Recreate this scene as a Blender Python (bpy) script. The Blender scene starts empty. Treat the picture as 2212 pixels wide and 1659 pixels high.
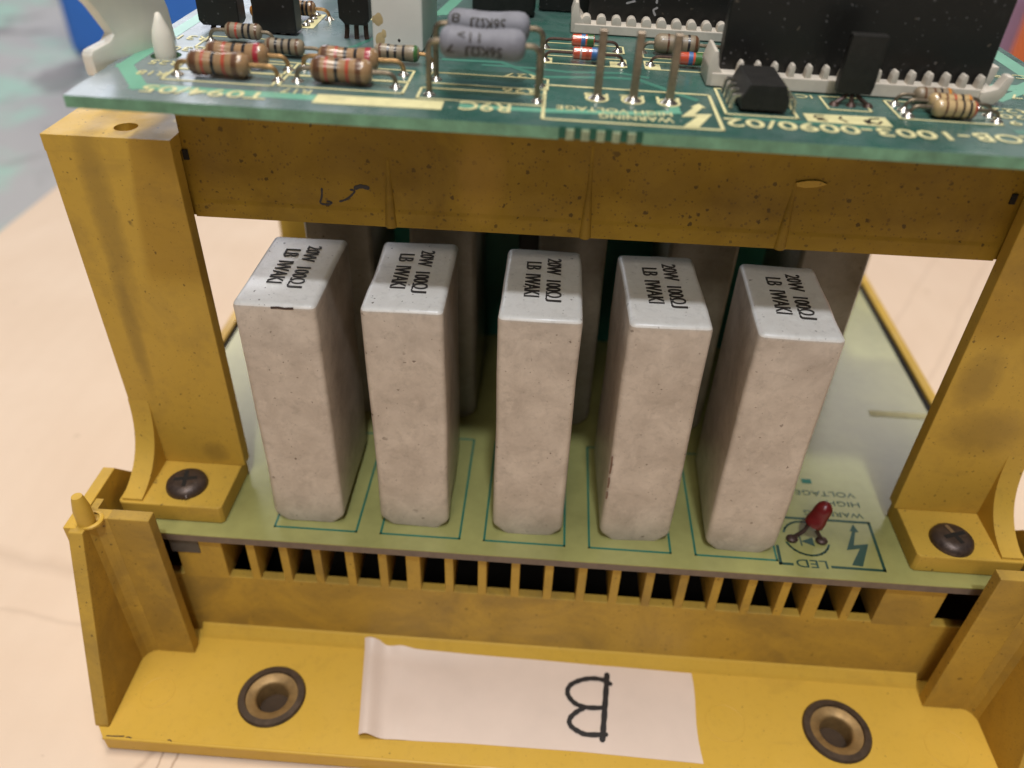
import bpy, bmesh, math, random
from mathutils import Vector, Matrix
random.seed(7)
S = 0.001                      # everything below is written in millimetres
PI = math.pi
SC = bpy.context.scene
COL = SC.collection

# ------------------------------------------------------------------ camera
def cam_axes(yaw, pitch, roll):
    cy, sy, cp, sp = math.cos(yaw), math.sin(yaw), math.cos(pitch), math.sin(pitch)
    f = Vector((sy*cp, cy*cp, -sp)); r = Vector((cy, -sy, 0)); u = r.cross(f)
    cr, sr = math.cos(roll), math.sin(roll)
    return r*cr + u*sr, -r*sr + u*cr, f
cr_, cu_, cf_ = cam_axes(math.radians(-2.2118), math.radians(37.3183), math.radians(2.2080))
cd = bpy.data.cameras.new('camera'); cam = bpy.data.objects.new('camera', cd); COL.objects.link(cam)
M = Matrix((cr_, cu_, -cf_)).transposed().to_4x4(); M.translation = Vector((0.338, -111.143, 123.107))*S
cam.matrix_world = M
cd.sensor_width = 36; cd.lens = 1727.99/2212*36
cd.clip_start = 0.005; cd.clip_end = 20
cd.dof.use_dof = True; cd.dof.focus_distance = 0.140; cd.dof.aperture_fstop = 12.0
SC.camera = cam
# ------------------------------------------------------------------ world and lamps
w = bpy.data.worlds.new('World'); SC.world = w; w.use_nodes = True
bg = w.node_tree.nodes['Background']; bg.inputs[0].default_value = (1.0, 0.93, 0.84, 1); bg.inputs[1].default_value = 0.032
def area(name, loc, target, size, size_y, power, col, shape='RECTANGLE'):
    l = bpy.data.lights.new(name, 'AREA'); l.shape = shape; l.size = size; l.size_y = size_y; l.energy = power; l.color = col
    o = bpy.data.objects.new(name, l); COL.objects.link(o); o.location = loc
    o.rotation_euler = (Vector(target) - Vector(loc)).to_track_quat('-Z', 'Y').to_euler()
    return o
area('ceiling_lamp', (-0.05, 0.06, 1.30), (0, 0.05, 0), 0.50, 0.36, 11.2, (1.0, 0.925, 0.82))
area('back_lamp', (0.62, 1.05, 0.78), (0, 0.1, 0), 0.34, 0.32, 1.5, (1.0, 0.95, 0.88))  # unseen lamp added for the pale reflection on the lower board, right
area('left_back_lamp', (-0.60, 1.05, 0.80), (0, 0.1, 0), 0.36, 0.36, 2.0, (1.0, 0.95, 0.88))  # its left-hand twin, also added for the lower board's reflection
area('sheen_lamp', (-0.75, 1.25, 0.55), (0, 0, 0.08), 0.75, 0.5, 3.4, (0.84, 0.88, 1.0))  # added lamp, no known window; meant to put a sheen on the upper board
area('front_lamp', (-0.12, -0.80, 0.86), (0, 0, 0.03), 0.26, 0.20, 2.7, (1.0, 0.90, 0.78))
area('desk_lamp', (0.06, -0.45, 1.10), (0, 0, 0.03), 0.06, 0.06, 5.8, (0.88, 0.93, 1.0), 'DISK')
SC.view_settings.view_transform = 'Standard'; SC.view_settings.look = 'None'
SC.view_settings.exposure = 0.0; SC.view_settings.gamma = 1.0
SC.cycles.max_bounces = 8

# ------------------------------------------------------------------ materials
def new_mat(name):
    m = bpy.data.materials.new(name); m.use_nodes = True
    nt = m.node_tree; return m, nt, nt.nodes['Principled BSDF']
def coords(nt, scale=1.0, rnd=True):
    tc = nt.nodes.new('ShaderNodeTexCoord'); mp = nt.nodes.new('ShaderNodeVectorMath'); mp.operation = 'SCALE'
    mp.inputs[3].default_value = 1000*scale
    nt.links.new(tc.outputs['Object'], mp.inputs[0]); out = mp.outputs[0]
    if rnd:
        oi = nt.nodes.new('ShaderNodeObjectInfo'); mu = nt.nodes.new('ShaderNodeMath'); mu.operation = 'MULTIPLY'; mu.inputs[1].default_value = 170
        nt.links.new(oi.outputs['Random'], mu.inputs[0])
        ad = nt.nodes.new('ShaderNodeVectorMath'); ad.operation = 'ADD'
        nt.links.new(out, ad.inputs[0]); nt.links.new(mu.outputs[0], ad.inputs[1]); out = ad.outputs[0]
    return out
def noise(nt, v, scale, detail=4, rough=0.6, dist=0.0):
    n = nt.nodes.new('ShaderNodeTexNoise'); n.inputs['Scale'].default_value = scale; n.inputs['Detail'].default_value = detail
    n.inputs['Roughness'].default_value = rough; n.inputs['Distortion'].default_value = dist
    nt.links.new(v, n.inputs['Vector']); return n.outputs['Fac']
def ramp(nt, fac, a, b, ca=(0, 0, 0, 1), cb=(1, 1, 1, 1)):
    r = nt.nodes.new('ShaderNodeValToRGB'); r.color_ramp.elements[0].position = a; r.color_ramp.elements[1].position = b
    r.color_ramp.elements[0].color = ca; r.color_ramp.elements[1].color = cb
    nt.links.new(fac, r.inputs[0]); return r.outputs[0]
def mix(nt, fac, a, b):
    m = nt.nodes.new('ShaderNodeMix'); m.data_type = 'RGBA'
    for sock, v in ((m.inputs[0], fac), (m.inputs[6], a), (m.inputs[7], b)):
        if isinstance(v, (int, float)): sock.default_value = v
        elif isinstance(v, tuple): sock.default_value = (*v[:3], 1)
        else: nt.links.new(v, sock)
    return m.outputs[2]
def math_n(nt, op, a, b=None):
    m = nt.nodes.new('ShaderNodeMath'); m.operation = op
    for s, v in ((m.inputs[0], a), (m.inputs[1], b)):
        if v is None: continue
        if isinstance(v, (int, float)): s.default_value = v
        else: nt.links.new(v, s)
    return m.outputs[0]
def specks(nt, v, scale, size, power=3.0):
    nz = nt.nodes.new('ShaderNodeTexNoise'); nz.inputs['Scale'].default_value = scale*2.2; nt.links.new(v, nz.inputs['Vector'])
    sc = nt.nodes.new('ShaderNodeVectorMath'); sc.operation = 'SCALE'; sc.inputs[3].default_value = 0.55/scale
    nt.links.new(nz.outputs['Color'], sc.inputs[0])
    ad = nt.nodes.new('ShaderNodeVectorMath'); ad.operation = 'ADD'; nt.links.new(v, ad.inputs[0]); nt.links.new(sc.outputs[0], ad.inputs[1])
    vo = nt.nodes.new('ShaderNodeTexVoronoi'); vo.inputs['Scale'].default_value = scale; nt.links.new(ad.outputs[0], vo.inputs['Vector'])
    sp = nt.nodes.new('ShaderNodeSeparateColor'); nt.links.new(vo.outputs['Color'], sp.inputs[0])
    rad = math_n(nt, 'MULTIPLY', math_n(nt, 'POWER', sp.outputs[0], power), size)
    d = math_n(nt, 'SUBTRACT', rad, vo.outputs['Distance'])
    return ramp(nt, math_n(nt, 'MULTIPLY', d, 14.0), 0.0, 0.6)
def bump(nt, b, h, strength, dist=0.00015):
    bn = nt.nodes.new('ShaderNodeBump'); bn.inputs['Strength'].default_value = strength; bn.inputs['Distance'].default_value = dist
    nt.links.new(h, bn.inputs['Height']); nt.links.new(bn.outputs[0], b.inputs['Normal'])
def grime(nt, v, base, dark, lo, hi, scale=0.05):
    return mix(nt, ramp(nt, noise(nt, v, scale, 6, 0.65, 0.6), lo, hi), base, dark)

def yellow_mat(name, base, dirty, spot, lo=0.50, hi=0.72, rough=0.40, patches=(), stains=()):
    m, nt, b = new_mat(name); v = coords(nt)
    c = grime(nt, v, base, dirty, lo, hi, 0.045)
    smear = ramp(nt, noise(nt, v, 0.022, 5, 0.7, 1.4), 0.56, 0.60)
    c = mix(nt, math_n(nt, 'MULTIPLY', smear, 0.45), c, (base[0]*1.06, base[1]*1.08, base[2]*1.1))
    c = mix(nt, math_n(nt, 'MULTIPLY', ramp(nt, noise(nt, v, 0.5, 4, 0.7), 0.52, 0.78), 0.35), c, dirty)
    c = mix(nt, math_n(nt, 'MULTIPLY', specks(nt, v, 0.80, 0.19*spot, 4.2), 0.95), c, (0.030, 0.015, 0.008))
    c = mix(nt, math_n(nt, 'MULTIPLY', specks(nt, v, 0.16, 0.085*spot, 2.5), 0.9), c, (0.045, 0.022, 0.010))
    c = mix(nt, math_n(nt, 'MULTIPLY', specks(nt, v, 1.7, 0.24*spot, 2.6), 0.65), c, (0.085, 0.042, 0.016))
    sv = nt.nodes.new('ShaderNodeVectorMath'); sv.operation = 'MULTIPLY'; sv.inputs[1].default_value = (0.10, 0.6, 1.4); nt.links.new(v, sv.inputs[0])
    c = mix(nt, math_n(nt, 'MULTIPLY', ramp(nt, noise(nt, sv.outputs[0], 0.35, 6, 0.75, 0.8), 0.62, 0.72), 0.30), c, dirty)
    ao = nt.nodes.new('ShaderNodeNewGeometry'); edge = ramp(nt, ao.outputs['Pointiness'], 0.50, 0.56)
    c = mix(nt, math_n(nt, 'MULTIPLY', edge, 0.35), c, (min(1, base[0]*1.2), base[1]*1.25, base[2]*1.8))
    for k, (cx, cz, rx, rz) in enumerate(patches + stains):
        tv = coords(nt, 1.0, False); sp = nt.nodes.new('ShaderNodeSeparateXYZ'); nt.links.new(tv, sp.inputs[0])
        dx = math_n(nt, 'DIVIDE', math_n(nt, 'SUBTRACT', sp.outputs[0], cx), rx); dz = math_n(nt, 'DIVIDE', math_n(nt, 'SUBTRACT', sp.outputs[2], cz), rz)
        d = math_n(nt, 'ADD', math_n(nt, 'ADD', math_n(nt, 'MULTIPLY', dx, dx), math_n(nt, 'MULTIPLY', dz, dz)), math_n(nt, 'MULTIPLY', noise(nt, tv, 0.22, 8, 0.75, 0.8), 1.5))
        f = ramp(nt, math_n(nt, 'MULTIPLY', d, 0.4), 0.36, 0.80, (1, 1, 1, 1), (0, 0, 0, 1))
        c = mix(nt, math_n(nt, 'MULTIPLY', f, 0.6 if k < len(patches) else 0.5), c, (0.47, 0.275, 0.048) if k < len(patches) else dirty)
    nt.links.new(c, b.inputs['Base Color']); b.inputs['Specular IOR Level'].default_value = 0.24
    nt.links.new(ramp(nt, noise(nt, v, 0.12, 3), 0.3, 0.7, (rough-.08,)*3+(1,), (rough+.14,)*3+(1,)), b.inputs['Roughness'])
    bump(nt, b, noise(nt, v, 0.9, 3), 0.10)
    return m
YB = (0.56, 0.340, 0.043); YD = (0.32, 0.190, 0.032)
M_base = yellow_mat('yellow_plastic', YB, YD, 0.8, 0.56, 0.78, 0.36)
M_brk = yellow_mat('dirty_yellow_plastic', (0.51, 0.313, 0.042), (0.22, 0.138, 0.036), 1.2, 0.52, 0.80, 0.46, stains=((-74.5, 62, 2.6, 22), (-76.0, 38, 1.6, 16), (90, 52, 6, 10), (80.5, 38, 4, 7), (86, 26, 8, 6), (-66, 8, 3, 3)))
M_wall = yellow_mat('grimy_tray_plastic', (0.48, 0.292, 0.040), (0.20, 0.125, 0.034), 1.3, 0.40, 0.64, 0.50)
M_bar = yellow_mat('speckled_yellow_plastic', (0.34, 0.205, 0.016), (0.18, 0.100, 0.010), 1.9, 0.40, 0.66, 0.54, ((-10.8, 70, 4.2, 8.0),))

def ceramic_mat(name, ca, cb):
    m, nt, b = new_mat(name); v = coords(nt)
    c = mix(nt, ramp(nt, noise(nt, v, 0.13, 8, 0.68, 0.4), 0.36, 0.68), ca, cb)
    c = mix(nt, math_n(nt, 'MULTIPLY', ramp(nt, noise(nt, v, 0.5, 6, 0.75, 0.3), 0.52, 0.70), 0.42), c, tuple(q*0.66 for q in cb))
    c = mix(nt, math_n(nt, 'MULTIPLY', ramp(nt, noise(nt, v, 0.30, 4, 0.6), 0.60, 0.68), 0.30), c, tuple(min(1, q*1.16) for q in ca))
    clump = ramp(nt, noise(nt, v, 0.09, 4, 0.6), 0.38, 0.62)
    for sc_, sz_, pw_, st_ in ((0.60, 0.20, 3.4, 0.95), (1.2, 0.22, 2.4, 0.6), (0.22, 0.12, 4.0, 0.8)):
        c = mix(nt, math_n(nt, 'MULTIPLY', math_n(nt, 'MULTIPLY', specks(nt, v, sc_, sz_, pw_), st_), math_n(nt, 'ADD', math_n(nt, 'MULTIPLY', clump, 0.85), 0.15)), c, (0.10, 0.062, 0.042))
    nt.links.new(c, b.inputs['Base Color']); b.inputs['Coat Weight'].default_value = 0.30; b.inputs['Coat Roughness'].default_value = 0.22
    nt.links.new(ramp(nt, noise(nt, v, 0.4, 4), 0.3, 0.7, (.34,)*3+(1,), (.52,)*3+(1,)), b.inputs['Roughness'])
    bump(nt, b, noise(nt, v, 0.7, 6, 0.7), 0.30, 0.0003)
    return m
M_cer = ceramic_mat('grimy_shaded_ceramic', (0.62, 0.53, 0.445), (0.44, 0.365, 0.30))  # grime, plus the dimmer light on the sides put into the colour
M_cerb = ceramic_mat('shaded_back_ceramic', (0.31, 0.285, 0.235), (0.22, 0.20, 0.16))  # same ceramic as the front row, darkened to paint in the shade there
M_cert = ceramic_mat('lit_top_ceramic', (0.88, 0.845, 0.80), (0.80, 0.755, 0.70))  # paler copy for upward faces, light from above put into the colour

def simple(name, col, rough=0.5, metal=0.0, var=0.12, scale=0.6, bmp=0.08, spot=0.0, spotc=(0.02, 0.02, 0.02), trans=0.0, coat=0.0, ss=0.0, rnd=True):
    m, nt, b = new_mat(name); v = coords(nt, 1.0, rnd)
    lo = tuple(c*(1-var*1.6) for c in col); hi = tuple(min(1, c*(1+var)) for c in col)
    c = mix(nt, ramp(nt, noise(nt, v, scale, 5, 0.62), 0.3, 0.7), lo, hi)
    if spot: c = mix(nt, math_n(nt, 'MULTIPLY', specks(nt, v, scale*0.8, spot, 3.0), 0.8), c, spotc)
    nt.links.new(c, b.inputs['Base Color']); b.inputs['Roughness'].default_value = rough; b.inputs['Metallic'].default_value = metal
    if trans: b.inputs['Transmission Weight'].default_value = trans
    if coat: b.inputs['Coat Weight'].default_value = coat; b.inputs['Coat Roughness'].default_value = 0.12
    if ss:
        b.inputs['Subsurface Weight'].default_value = ss; b.inputs['Subsurface Radius'].default_value = (0.0015, 0.0012, 0.001)
    if bmp: bump(nt, b, noise(nt, v, scale*2, 3), bmp)
    return m
M_ink = simple('black_ink', (0.035, 0.028, 0.024), 0.6, bmp=0)
M_marker = simple('marker_ink', (0.012, 0.010, 0.012), 0.45, bmp=0)
M_pcb_lo = simple('pale_board', (0.335, 0.325, 0.118), 0.20, var=0.16, scale=0.05, bmp=0.02, spot=0.16, spotc=(0.16, 0.13, 0.05))
M_pcb_lo_edge = simple('board_edge_brown', (0.17, 0.125, 0.095), 0.6, scale=0.4)
M_teal = simple('teal_print', (0.010, 0.150, 0.105), 0.45, scale=0.2, bmp=0)
M_dteal = simple('dark_green_print', (0.012, 0.060, 0.042), 0.45, scale=0.2, bmp=0)
def pcb_mat():
    m, nt, b = new_mat('green_board'); v = coords(nt)
    c = mix(nt, ramp(nt, noise(nt, v, 0.07, 4, 0.6), 0.35, 0.65), (0.017, 0.078, 0.060), (0.034, 0.120, 0.096))
    dust = math_n(nt, 'MULTIPLY', ramp(nt, noise(nt, v, 0.11, 6, 0.7, 0.8), 0.34, 0.80), 0.26)
    c = mix(nt, dust, c, (0.33, 0.35, 0.37))
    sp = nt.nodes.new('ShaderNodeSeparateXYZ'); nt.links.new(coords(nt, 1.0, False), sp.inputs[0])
    left_sheen = ramp(nt, math_n(nt, 'ADD', math_n(nt, 'DIVIDE', sp.outputs[0], -80.0), math_n(nt, 'MULTIPLY', noise(nt, v, 0.06, 5), 0.5)), 0.45, 1.05)
    c = mix(nt, math_n(nt, 'MULTIPLY', left_sheen, 0.42), c, (0.40, 0.41, 0.46))  # reflected sheen of the left end painted in along with dust
    c = mix(nt, math_n(nt, 'MULTIPLY', specks(nt, v, 0.5, 0.14, 3.0), 0.55), c, (0.55, 0.56, 0.52))
    nt.links.new(c, b.inputs['Base Color'])
    nt.links.new(ramp(nt, noise(nt, v, 0.09, 5), 0.35, 0.7, (.20,)*3+(1,), (.42,)*3+(1,)), b.inputs['Roughness'])
    bump(nt, b, noise(nt, v, 0.35, 3), 0.04)
    return m
M_pcb = pcb_mat()
M_pcb_edge = simple('green_board_edge', (0.155, 0.325, 0.205), 0.50, var=0.22, scale=0.35, bmp=0.3, spot=0.12, spotc=(0.02, 0.05, 0.03))
M_mint = simple('mint_copper_trace', (0.165, 0.42, 0.30), 0.30, var=0.08, scale=0.1, bmp=0.02)
M_trace = simple('green_copper_trace', (0.075, 0.23, 0.175), 0.30, var=0.10, scale=0.1, bmp=0.02)
M_silk = simple('cream_silkscreen', (0.71, 0.66, 0.36), 0.5, var=0.10, scale=0.5, bmp=0)
M_tin = simple('tinned_wire', (0.31, 0.255, 0.19), 0.40, 0.9, 0.2, 1.2)
M_cop = simple('coppery_wire', (0.58, 0.36, 0.17), 0.35, 0.85, 0.2, 1.2)
M_solder = simple('solder', (0.62, 0.58, 0.52), 0.25, 0.9, 0.15, 1.5)
M_pin = simple('tarnished_pin', (0.36, 0.285, 0.215), 0.42, 0.85, 0.2, 0.8)
M_black = simple('black_epoxy', (0.014, 0.013, 0.012), 0.48, 0, 0.25, 0.8, 0.2, 0.10, (0.10, 0.095, 0.09))
def dusty_black():
    m, nt, b = new_mat('dusty_black'); v = coords(nt)
    c = mix(nt, math_n(nt, 'MULTIPLY', specks(nt, v, 1.3, 0.30, 2.6), 0.6), (0.010, 0.0095, 0.009), (0.13, 0.125, 0.13))
    c = mix(nt, math_n(nt, 'MULTIPLY', specks(nt, v, 0.6, 0.18, 3.4), 0.5), c, (0.16, 0.13, 0.10))
    c = mix(nt, math_n(nt, 'MULTIPLY', ramp(nt, noise(nt, v, 0.35, 6, 0.75), 0.55, 0.8), 0.25), c, (0.06, 0.058, 0.06))
    nt.links.new(c, b.inputs['Base Color']); b.inputs['Roughness'].default_value = 0.40
    bump(nt, b, noise(nt, v, 1.2, 4), 0.15); return m
M_slab = dusty_black()
M_ivory = simple('ivory_nylon', (0.90, 0.85, 0.75), 0.42, 0, 0.04, 0.12, 0.03, 0.05, (0.3, 0.24, 0.15), ss=0.3)
M_sock = simple('cream_socket', (0.66, 0.60, 0.52), 0.45, 0, 0.08, 0.3, 0.08, 0.10, (0.22, 0.17, 0.12))
M_tan = simple('tan_lacquer', (0.34, 0.205, 0.105), 0.26, 0, 0.12, 0.6, 0.05, coat=0.6)
M_tan2 = simple('grey_tan_lacquer', (0.26, 0.205, 0.14), 0.42, 0, 0.14, 0.6, 0.05, coat=0.2)
M_film = simple('amber_lacquer', (0.52, 0.37, 0.19), 0.20, 0, 0.10, 0.6, 0.03, coat=0.9)
M_bb = simple('brown_band', (0.130, 0.058, 0.030), 0.3, coat=0.5)
M_rb = simple('red_band', (0.42, 0.070, 0.038), 0.3, coat=0.5)
M_kb = simple('black_band', (0.012, 0.011, 0.014), 0.3, coat=0.5)
M_ob = simple('orange_band', (0.60, 0.22, 0.03), 0.3, coat=0.5)
M_gb = simple('green_band', (0.05, 0.14, 0.04), 0.3, coat=0.5)
M_ub = simple('blue_band', (0.05, 0.15, 0.38), 0.3, coat=0.5)
M_cb = simple('crimson_band', (0.38, 0.028, 0.045), 0.3, coat=0.5)
M_bres = simple('bluegrey_cement', (0.215, 0.215, 0.25), 0.62, 0, 0.10, 0.5, 0.35, 0.06, (0.14, 0.12, 0.11))
M_glass = simple('diode_glass', (0.75, 0.72, 0.70), 0.08, 0, 0.02, 0.2, 0, trans=0.5)
M_rg = simple('diode_red', (0.62, 0.10, 0.05), 0.12, coat=1.0)
M_white = simple('white_relay_case', (0.90, 0.865, 0.80), 0.40, 0, 0.03, 0.1, 0.02)
M_glue = simple('tan_glue', (0.58, 0.44, 0.23), 0.45, 0, 0.12, 0.3)
M_screw = simple('dark_screw', (0.085, 0.060, 0.050), 0.42, 0.5, 0.25, 0.9, 0.3)
M_sclot = simple('bright_scratch', (0.42, 0.34, 0.26), 0.3, 0.8)
M_ring = simple('dark_steel_ring', (0.095, 0.066, 0.046), 0.45, 0.6, 0.2, 0.5)
M_brass = simple('brass', (0.34, 0.215, 0.088), 0.50, 0.55, 0.18, 0.5, 0.1)
M_led = simple('red_led', (0.15, 0.010, 0.011), 0.32, 0, 0.15, 0.6, 0.12, ss=0.1, spot=0.08, spotc=(0.2, 0.05, 0.03))
M_dkl = simple('tarnished_lead', (0.085, 0.05, 0.04), 0.45, 0.5, 0.2, 1.0)
M_tape = simple('white_tape', (0.70, 0.565, 0.485), 0.45, 0, 0.04, 0.06, 0.03, 0.07, (0.28, 0.2, 0.15))
M_hole = simple('shaded_hole', (0.045, 0.024, 0.010), 0.8)  # shade of a deep hole painted as a dark bottom
M_groove = simple('green_groove', (0.012, 0.10, 0.06), 0.6)
M_chip = simple('brown_chip', (0.20, 0.115, 0.075), 0.7)
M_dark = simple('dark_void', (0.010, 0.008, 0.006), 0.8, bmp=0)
M_grey = simple('grey_pad', (0.10, 0.085, 0.07), 0.6)
M_card = None
def card_mat():
    m, nt, b = new_mat('cardboard'); v = coords(nt, 1.0, False)
    c = mix(nt, ramp(nt, noise(nt, v, 0.015, 6, 0.6, 0.5), 0.3, 0.7), (0.70, 0.535, 0.400), (0.77, 0.61, 0.475))
    wv = nt.nodes.new('ShaderNodeTexWave'); wv.bands_direction = 'X'; wv.inputs['Scale'].default_value = 0.038; wv.inputs['Distortion'].default_value = 1.2; wv.inputs['Detail Scale'].default_value = 0.3; wv.inputs['Detail'].default_value = 3
    nt.links.new(v, wv.inputs['Vector'])
    c = mix(nt, math_n(nt, 'MULTIPLY', ramp(nt, wv.outputs['Fac'], 0.3, 1.0), 0.025), c, (0.50, 0.36, 0.25))
    c = mix(nt, math_n(nt, 'MULTIPLY', specks(nt, v, 0.12, 0.14, 3.0), 0.35), c, (0.42, 0.30, 0.2))
    sp = nt.nodes.new('ShaderNodeSeparateXYZ'); nt.links.new(v, sp.inputs[0]); wob = math_n(nt, 'MULTIPLY', noise(nt, v, 0.05, 4), 5.0)
    for a, bb, cc, wd, st in ((0.09, 1.0, 3.3, 3.4, 0.22), (0.13, 1.0, -16.0, 1.2, 0.20), (1.0, 0.05, -73.0, 0.35, 0.75), (1.0, 0.0, -68.4, 0.35, 0.75), (1.0, -0.5, -58.0, 1.2, 0.4), (1.0, -0.62, 62.0, 1.4, 0.2), (1.0, -0.62, 40.0, 1.0, 0.2)):
        e = math_n(nt, 'ADD', math_n(nt, 'ADD', math_n(nt, 'MULTIPLY', sp.outputs[0], a), math_n(nt, 'MULTIPLY', sp.outputs[1], bb)), math_n(nt, 'SUBTRACT', wob, cc+2.5))
        f = ramp(nt, math_n(nt, 'DIVIDE', math_n(nt, 'ABSOLUTE', e), wd), 0.0, 1.0, (1, 1, 1, 1), (0, 0, 0, 1))
        c = mix(nt, math_n(nt, 'MULTIPLY', f, st), c, (0.33, 0.215, 0.14))
    nt.links.new(c, b.inputs['Base Color']); b.inputs['Roughness'].default_value = 0.75
    bump(nt, b, noise(nt, v, 0.25, 6, 0.7), 0.35, 0.0004); return m
M_card = card_mat()
def bench_mat():
    m, nt, b = new_mat('painted_bench'); v = coords(nt, 1.0, False)
    c = mix(nt, ramp(nt, noise(nt, v, 0.006, 4, 0.6), 0.35, 0.65), (0.36, 0.35, 0.355), (0.43, 0.425, 0.42))
    c = mix(nt, ramp(nt, noise(nt, v, 0.014, 3, 0.55, 0.3), 0.50, 0.64), c, (0.32, 0.50, 0.42))
    c = mix(nt, math_n(nt, 'MULTIPLY', ramp(nt, noise(nt, v, 0.02, 3, 0.6, 0.6), 0.57, 0.68), 0.75), c, (0.15, 0.14, 0.14))
    nt.links.new(c, b.inputs['Base Color']); b.inputs['Roughness'].default_value = 0.6; return m
M_bench = bench_mat()
M_bluebin = simple('blue_plastic', (0.05, 0.22, 0.78), 0.45, 0, 0.08, 0.01, 0)
M_lilac = simple('lilac_card', (0.56, 0.47, 0.80), 0.6, 0, 0.04, 0.01, 0)
M_orange = simple('orange_card', (0.62, 0.15, 0.045), 0.6, 0, 0.04, 0.01, 0)
M_dkgreen = simple('dark_green_board', (0.03, 0.22, 0.165), 0.4, 0, 0.1, 0.1, 0)

# ------------------------------------------------------------------ mesh helpers (mm)
def nb(): return bmesh.new()
def box(bm, x0, x1, y0, y1, z0, z1, bev=0.0, seg=2, edges=None):
    vs = [bm.verts.new((x, y, z)) for z in (z0, z1) for x, y in ((x0, y0), (x1, y0), (x1, y1), (x0, y1))]
    fs = [bm.faces.new([vs[i] for i in q]) for q in ((3, 2, 1, 0), (4, 5, 6, 7), (0, 1, 5, 4), (1, 2, 6, 5), (2, 3, 7, 6), (3, 0, 4, 7))]
    if bev:
        es = list({e for f in fs for e in f.edges})
        bmesh.ops.bevel(bm, geom=es, offset=bev, segments=seg, affect='EDGES', profile=0.6)
    return bm
def prism(bm, poly, axis, a, b, bev=0.0):
    """extrude a 2D polygon along an axis: 0 -> poly is (y,z), 1 -> (x,z), 2 -> (x,y)"""
    def P(p, t): return ((t, p[0], p[1]), (p[0], t, p[1]), (p[0], p[1], t))[axis]
    lo = [bm.verts.new(P(p, a)) for p in poly]; hi = [bm.verts.new(P(p, b)) for p in poly]
    n = len(poly); fs = [bm.faces.new(lo[::-1]), bm.faces.new(hi)]
    fs += [bm.faces.new((lo[i], lo[(i+1) % n], hi[(i+1) % n], hi[i])) for i in range(n)]
    bmesh.ops.recalc_face_normals(bm, faces=fs)
    if bev:
        es = list({e for f in fs for e in f.edges}); bmesh.ops.bevel(bm, geom=es, offset=bev, segments=2, affect='EDGES', profile=0.6)
    return bm
def plate_holes(bm, outer, holes, z0, z1, bev=0.0):
    """flat plate with holes, (x,y) loops"""
    edges = []
    loops = []
    for lp in [outer] + holes:
        vs = [bm.verts.new((x, y, z1)) for x, y in lp]
        for i in range(len(vs)): edges.append(bm.edges.new((vs[i], vs[(i+1) % len(vs)])))
        loops.append(vs)
    r = bmesh.ops.triangle_fill(bm, use_beauty=True, use_dissolve=False, edges=edges)
    tf = [f for f in r['geom'] if isinstance(f, bmesh.types.BMFace)]
    low = {}
    for lp in loops:
        for v in lp: low[v] = bm.verts.new((v.co.x, v.co.y, z0))
    allf = list(tf)
    for f in tf: allf.append(bm.faces.new([low[v] for v in reversed(f.verts)]))
    for lp in loops:
        for i in range(len(lp)):
            a, b2 = lp[i], lp[(i+1) % len(lp)]; allf.append(bm.faces.new((a, b2, low[b2], low[a])))
    bmesh.ops.recalc_face_normals(bm, faces=allf)
    return bm
def circ(cx, cy, r, n=28): return [(cx+r*math.cos(2*PI*i/n), cy+r*math.sin(2*PI*i/n)) for i in range(n)]
def tube(bm, pts, r, n=8, cap=True, r2=None):
    pts = [Vector(p) for p in pts]; rings = []
    t = (pts[1]-pts[0]).normalized(); up = Vector((0, 0, 1)) if abs(t.z) < .9 else Vector((1, 0, 0))
    a = t.cross(up).normalized()
    for i, p in enumerate(pts):
        d = (pts[min(i+1, len(pts)-1)] - pts[max(i-1, 0)]).normalized()
        a = (a - d*a.dot(d)).normalized(); b = d.cross(a)
        rr = r if r2 is None else r+(r2-r)*i/(len(pts)-1)
        rings.append([bm.verts.new(p + (a*math.cos(2*PI*k/n)+b*math.sin(2*PI*k/n))*rr) for k in range(n)])
    for i in range(len(rings)-1):
        for k in range(n): bm.faces.new((rings[i][k], rings[i][(k+1) % n], rings[i+1][(k+1) % n], rings[i+1][k]))
    if cap: bm.faces.new(rings[0][::-1]); bm.faces.new(rings[-1])
    return bm
def lathe(bm, prof, mat4=None, n=20, caps=True):
    """profile of (axial, radius), axis = local z unless a matrix turns it"""
    rings = []
    for a, r in prof:
        rings.append([bm.verts.new((r*math.cos(2*PI*k/n), r*math.sin(2*PI*k/n), a)) for k in range(n)])
    fs = []
    for i in range(len(rings)-1):
        for k in range(n): fs.append(bm.faces.new((rings[i][k], rings[i][(k+1) % n], rings[i+1][(k+1) % n], rings[i+1][k])))
    if caps: fs.append(bm.faces.new(rings[0][::-1])); fs.append(bm.faces.new(rings[-1]))
    vs = [v for r in rings for v in r]
    if mat4 is not None: bmesh.ops.transform(bm, matrix=mat4, verts=vs)
    return bm
AX = Matrix.Rotation(PI/2, 4, 'Y')            # local z -> x
def arc(p0, p1, p2, n=7):
    p0, p1, p2 = map(Vector, (p0, p1, p2))
    return [p0*(1-t)**2 + p1*2*t*(1-t) + p2*t*t for t in [i/n for i in range(n+1)]]

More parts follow.
